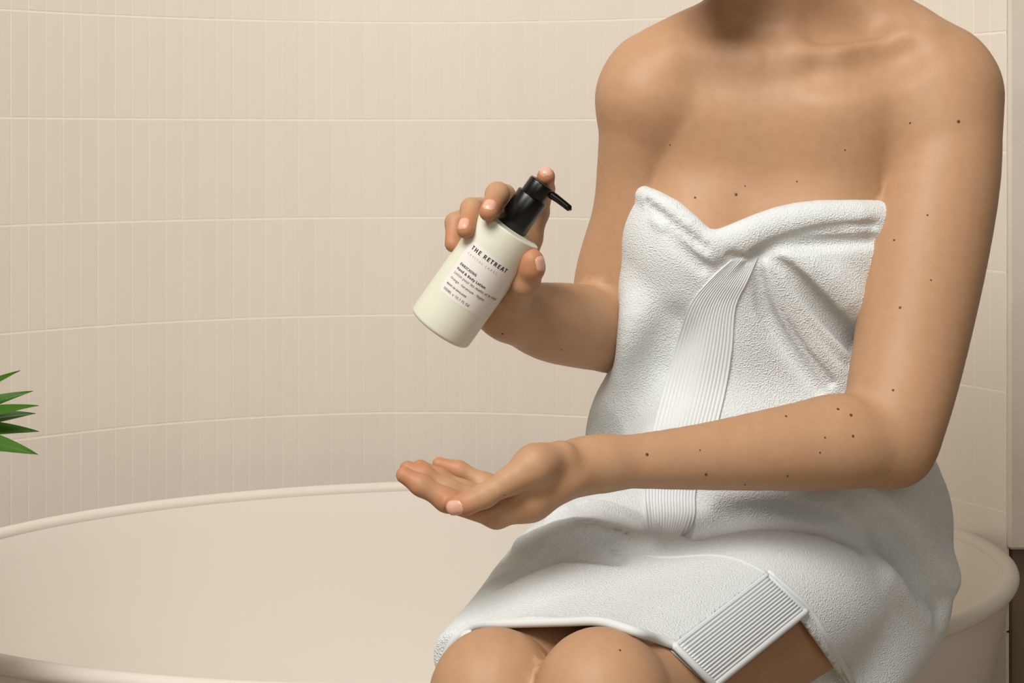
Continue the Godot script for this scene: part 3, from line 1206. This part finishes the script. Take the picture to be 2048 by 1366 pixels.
	dig(f, [[884, 1372, 1.12, 0.012], [905, 1330, 1.17, 0.012], [935, 1300, 1.2, 0.010]], 0.002)
	var eye := Vector3(0, EYE, 0)
	var slit := P(1535, 1150, 1.3)
	var under := (P(1350, 1292, 1.3) - eye).cross(slit - eye).normalized()
	var beside := (P(1690, 1366, 1.3) - eye).cross(slit - eye).normalized()
	f.cut([slit, under * -signf(under.y), slit, beside * -signf(beside.x), Vector3(0, 0, -1.36), Vector3(0, 0, 1)], 0.003)
	f.cut([P(1000, 1250, 1.15), Vector3(-0.59, 0, 0.81)])
	for q in [[1190, 1242, 1360, 1296, 1190, 1420], [940, 1255, 1200, 1242, 945, 1195]]:
		var lower := (P(q[2], q[3], 1.2) - eye).cross(P(q[0], q[1], 1.2) - eye).normalized()
		var left_end := Vector3(1.0, 0.0, (q[4] - 1024.0) / F).normalized()
		var right_end := Vector3(-1.0, 0.0, -(q[5] - 1024.0) / F).normalized()
		f.cut([eye, lower * -signf(lower.y), eye, left_end, eye, right_end, Vector3(0, 0, -1.22), Vector3(0, 0, 1)], 0.002)
	var o := base("bath_towel", P(1600, 1290, 1.5))
	tag(o, "white terry bath towel with ribbed bands wrapped round the seated woman", "towel")
	var out := blank()
	f.mesh(Vector3(-0.14, 0.36, -1.64), Vector3(0.52, 1.04, -0.98), 0.0050, out)
	var verts: PackedVector3Array = out[0]
	for i in verts.size():
		verts[i] -= o.position
	out[0] = verts
	put("cloth", to_mesh(out), M.towel, o)
	var pairs := [[1470, 512, 1520, 508], [1418, 560, 1496, 560], [1378, 613, 1472, 613], [1350, 696, 1465, 696], [1328, 775, 1453, 775], [1306, 858, 1433, 858], [1293, 920, 1410, 920], [1287, 985, 1392, 985], [1290, 1035, 1390, 1030], [1296, 1076, 1372, 1072]]
	var rows := []
	for q in pairs:
		var r := []
		for j in 9:
			var t := j / 8.0
			r.append(on(f, lerpf(q[0], q[2], t), lerpf(q[1], q[3], t), -0.0005) - o.position)
		rows.append(r)
	put("ribbed_band", ribbed(rows, 17, 4, 0.0011), M.rib, o)
	for r in trim:
		for j in r.size():
			r[j] -= o.position
	put("ribbed_corner", ribbed(trim, 16, 4, 0.0016, 0.006), M.rib, o)
	var corner := [trim[0][0], trim[0][6], trim[7][6], trim[7][0]]
	for q in [[0, 1], [1, 2], [2, 3], [3, 0]]:
		var line := []
		for i in 8:
			var t := i / 7.0
			if q[0] == 0:
				line.append(trim[0][mini(i, 6)])
			elif q[0] == 1:
				line.append(trim[i][6])
			elif q[0] == 2:
				line.append(trim[7][6 - mini(i, 6)])
			else:
				line.append(trim[7 - i][0])
		binding(line, [0.003, 0.0032, 0.0022, 0.0022][q[0]], o)
	var front := []
	for q in [[880, 1340], [905, 1286], [945, 1254], [1000, 1249], [1060, 1247], [1130, 1245], [1200, 1244], [1270, 1264], [1315, 1279], [1350, 1291]]:
		front.append(on(f, q[0], q[1] - 1.0, 0.001) - o.position)
	binding(front, 0.0036, o)
	var flap := []
	for q in [[1222, 1104], [1330, 1116], [1420, 1112], [1480, 1122], [1532, 1148]]:
		flap.append(on(f, q[0], q[1], 0.0005) - o.position)
	binding(flap, 0.0018, o)
	var side := []
	for q in [[1537, 1150], [1575, 1183], [1614, 1222], [1655, 1290], [1700, 1366]]:
		side.append(on(f, q[0] + 6.0, q[1], 0.001) - o.position)
	binding(side, 0.0028, o)
	return o


func binding(line: Array, r: float, o: Node3D) -> void:
	var pts := smooth_line(line, line.size() * 4)
	var rad := []
	for i in pts.size():
		rad.append(r)
	put("hem", tube(pts, rad, 10), M.rib, o)


# a ribbed strip over a grid of points: ribs run along the rows' direction of growth
func ribbed(rows: Array, ribs: int, fine: int, high: float, thick := 0.0) -> ArrayMesh:
	var w: int = rows[0].size()
	var n := (rows.size() - 1) * fine + 1
	var cols := []
	for j in w:
		var c := []
		for r in rows:
			c.append(r[j])
		cols.append(smooth_line(c, n))
	var m := ribs * 6 + 1
	var out := []
	for i in n:
		var c := []
		for j in w:
			c.append(cols[j][i])
		out.append(smooth_line(c, m))
	var made := []
	for i in n:
		var r := []
		var back := []
		for j in m:
			var du: Vector3 = out[i][mini(j + 3, m - 1)] - out[i][maxi(j - 3, 0)]
			var dv: Vector3 = out[mini(i + 1, n - 1)][j] - out[maxi(i - 1, 0)][j]
			var nr := dv.cross(du).normalized()
			if nr.z < 0.0:
				nr = -nr
			var e := minf(minf(i, n - 1 - i), minf(j, m - 1 - j))
			var lift := 0.0008 + high * absf(sin(PI * j / 6.0))
			r.append(out[i][j] + nr * (lift if e > 0 else -0.002))
			back.append(out[i][j] - nr * thick)
		if thick > 0.0:
			back.reverse()
			r.append_array(back)
		made.append(r)
	return sheet(made, thick > 0.0)


func letters(text: String, arc: float, start: float, y: float, r: float, bold: bool, spacing: float, m: Material, parent: Node, called := "lettering") -> void:
	var font := SystemFont.new()
	font.font_names = PackedStringArray(["Droid Sans"])
	font.font_weight = 700 if bold else 400
	var fv := FontVariation.new()
	fv.base_font = font
	fv.spacing_glyph = int(spacing)
	var tm := TextMesh.new()
	tm.text = text
	tm.font = fv
	tm.font_size = 64
	tm.pixel_size = 0.01
	tm.depth = 0.01
	tm.curve_step = 2.0
	tm.horizontal_alignment = HORIZONTAL_ALIGNMENT_LEFT
	tm.vertical_alignment = VERTICAL_ALIGNMENT_CENTER
	var lo := INF
	var hi := -INF
	var vs := PackedVector3Array()
	for k in tm.get_surface_count():
		var a := tm.surface_get_arrays(k)
		var v: PackedVector3Array = a[Mesh.ARRAY_VERTEX]
		if a[Mesh.ARRAY_INDEX] != null and a[Mesh.ARRAY_INDEX].size() > 0:
			for i in a[Mesh.ARRAY_INDEX]:
				vs.append(v[i])
		else:
			vs.append_array(v)
	for v in vs:
		lo = minf(lo, v.x)
		hi = maxf(hi, v.x)
	var sc := arc / (hi - lo)
	var st := SurfaceTool.new()
	st.begin(Mesh.PRIMITIVE_TRIANGLES)
	st.set_smooth_group(-1)
	for v in vs:
		var a := start + (v.x - lo) * sc / r
		var rr := r + 0.00012 + v.z * 0.012
		st.add_vertex(Vector3(sin(a) * rr, y + v.y * sc, cos(a) * rr))
	st.generate_normals()
	put(called, st.commit(), m, parent)


func bottle() -> void:
	var b0 := P(878, 658, 1.2752)
	var b1 := P(1021, 456, 1.2678)
	var L := b0.distance_to(b1) / 1.06
	var ay := (b1 - b0).normalized()
	var az := Vector3(0, 0, 1)
	az = (az - ay * az.dot(ay)).normalized()
	var o := base("pump_bottle", b0)
	o.basis = Basis(ay.cross(az), ay, az) * Basis.from_scale(Vector3.ONE * 1.06)
	tag(o, "cream lotion bottle with a black pump, tilted in the raised hand", "bottle")
	var R := 0.0293
	var prof := [Vector2(0.0002, 0.0015), Vector2(R - 0.007, 0.0015), Vector2(R - 0.0055, 0.0), Vector2(R - 0.0038, 0.0)]
	for i in 7:
		var t := PI / 2.0 * i / 6.0
		prof.append(Vector2(R - 0.0038 + 0.0038 * sin(t), 0.0038 - 0.0038 * cos(t)))
	for i in 7:
		var t := PI / 2.0 * i / 6.0
		prof.append(Vector2(R - 0.0016 + 0.0016 * cos(t), L - 0.0016 + 0.0016 * sin(t)))
	prof.append_array([Vector2(R - 0.004, L + 0.0002), Vector2(0.0125, L + 0.0008), Vector2(0.0125, L + 0.006)])
	var pts := [prof[0]]
	for i in range(1, prof.size()):
		var a: Vector2 = prof[i - 1]
		var b: Vector2 = prof[i]
		var n := 1 + int(a.distance_to(b) / 0.012)
		for k in n:
			pts.append(a.lerp(b, (k + 1.0) / n))
	put("body", lathe(pts, 96), M.bottle, o)
	var pump := lathe([Vector2(0.0128, L + 0.0006), Vector2(0.0139, L + 0.0008), Vector2(0.0142, L + 0.0014), Vector2(0.0142, L + 0.0325), Vector2(0.0138, L + 0.0333), Vector2(0.0128, L + 0.0335), Vector2(0.0005, L + 0.0336)], 64)
	put("pump_collar", pump, M.black, o)
	put("pump_head", lathe([Vector2(0.0114, L + 0.0330), Vector2(0.0116, L + 0.0345), Vector2(0.0116, L + 0.0462), Vector2(0.0112, L + 0.0472), Vector2(0.0100, L + 0.0477), Vector2(0.0005, L + 0.0475)], 64), M.black, o)
	var nz := tube(smooth_line([Vector3(0.006, L + 0.0432, 0.0), Vector3(0.018, L + 0.0436, 0.001), Vector3(0.0315, L + 0.0430, 0.002)], 8), [0.0038, 0.0037, 0.0035, 0.0033, 0.0031, 0.003, 0.0029, 0.0028], 16)
	put("nozzle", nz, M.black, o)
	var px := 0.0004286
	var lab := []
	for i in 13:
		var y: float = lerpf(76.0, 193.0, i / 12.0) * px
		var r := []
		for j in 33:
			var e := 0.0
			var dy := minf(i, 12 - i) / 12.0 * 117.0 * px
			if dy < 0.003:
				e = (0.003 - sqrt(maxf(0.0, 0.003 * 0.003 - (0.003 - dy) * (0.003 - dy)))) / R
			var a := lerpf(-0.80 + e, 1.09 - e, j / 32.0)
			r.append(Vector3(sin(a) * (R + 0.00012), y, cos(a) * (R + 0.00012)))
		lab.append(r)
	var paper := put("paper_label", sheet(lab, false, true), M.label, o)
	var r2 := R + 0.00014
	var s0 := -0.648
	letters("THE RETREAT", 0.0379, s0, 182.0 * px, r2, true, 9, M.ink, paper)
	letters("CRYSTAL LAKES", 0.031, s0, 168.0 * px, r2, false, 22, M.grey_ink, paper)
	letters("ENRICHING", 0.0178, s0, 142.5 * px, r2, true, 3, M.ink, paper)
	letters("Hand & Body Lotion", 0.0301, s0, 132.0 * px, r2, true, 2, M.ink, paper)
	letters("Lotion pour les mains et le corps", 0.048, s0, 122.0 * px, r2, false, 2, M.soft_ink, paper)
	letters("Orange · Geranium · Thyme", 0.0358, s0, 110.0 * px, r2, false, 2, M.soft_ink, paper)
	letters("MADE IN ENGLAND", 0.0211, s0, 96.5 * px, r2, true, 4, M.soft_ink, paper)
	letters("300ML \u212e 10.1 FL OZ", 0.0276, s0, 85.0 * px, r2, false, 2, M.soft_ink, paper)


func leaf_mesh(a: Vector3, tip: Vector3, wide: float, sag: float, up: Vector3) -> ArrayMesh:
	var rows := []
	var d := tip - a
	var side := d.cross(up).normalized()
	var nrm := side.cross(d).normalized()
	for i in 17:
		var t := i / 16.0
		var c := a + d * t + nrm * sag * sin(t * PI) * d.length()
		var w := wide * pow(sin(PI * clampf(0.16 + 0.84 * t, 0.0, 1.0)), 0.8) * (1.0 - 0.25 * t)
		if i == 16:
			w = 0.0002
		var r := []
		for j in 7:
			var s := (j - 3) / 3.0
			r.append(c + side * w * s + nrm * (absf(s) * w * 0.45 - 0.0005 * (1.0 - absf(s))))
		rows.append(r)
		if i == 16:
			break
	return sheet(rows)


func plant() -> void:
	var heart := P(-170, 884, 1.36)
	var foot := Vector3(heart.x, 0.0, heart.z)
	var o := base("potted_plant", foot)
	tag(o, "green spiky-leaved plant in a tall planter at the left edge of the photo", "plant")
	put("planter", lathe([Vector2(0.0005, 0.0), Vector2(0.055, 0.0), Vector2(0.06, 0.004), Vector2(0.062, 0.02), Vector2(0.056, 0.3), Vector2(0.058, 0.56), Vector2(0.062, 0.605), Vector2(0.061, 0.611), Vector2(0.058, 0.613), Vector2(0.055, 0.610), Vector2(0.053, 0.59)], 48), M.pot, o)
	put("soil", lathe([Vector2(0.0545, 0.59), Vector2(0.03, 0.594), Vector2(0.0005, 0.595)], 32), M.soil, o)
	put("stem", tube([Vector3(0, 0.585, 0), Vector3(0.003, lerpf(0.59, heart.y, 0.5), 0), Vector3(0, heart.y, 0)], [0.012, 0.011, 0.008], 12), M.stem, o)
	var tips_at := [[40, 741, 1.33, 0.0115], [66, 782, 1.36, 0.0120], [77, 811, 1.32, 0.0115], [71, 827, 1.38, 0.0130], [78, 863, 1.34, 0.0125], [76, 909, 1.31, 0.0150]]
	for q in tips_at:
		var tp := P(q[0], q[1], q[2])
		var a := heart + (tp - heart).normalized() * 0.004
		put("leaf", leaf_mesh(a - o.position, tp - o.position, q[3], 0.05, Vector3(0.1, 1.0, 0.75)), M.leaf, o)
	var rng := RandomNumberGenerator.new()
	rng.seed = 21
	for k in 22:
		var a := deg_to_rad(70.0 + 220.0 * k / 21.0) + rng.randf_range(-0.1, 0.1)
		var el := rng.randf_range(-0.35, 1.1)
		var d := Vector3(cos(a) * cos(el), sin(el), -sin(a) * cos(el)) * rng.randf_range(0.10, 0.135)
		put("leaf", leaf_mesh(heart - o.position + d * 0.03, heart - o.position + d, rng.randf_range(0.0065, 0.0085), 0.08, Vector3(0.1, 1.0, 0.05)), M.leaf, o)
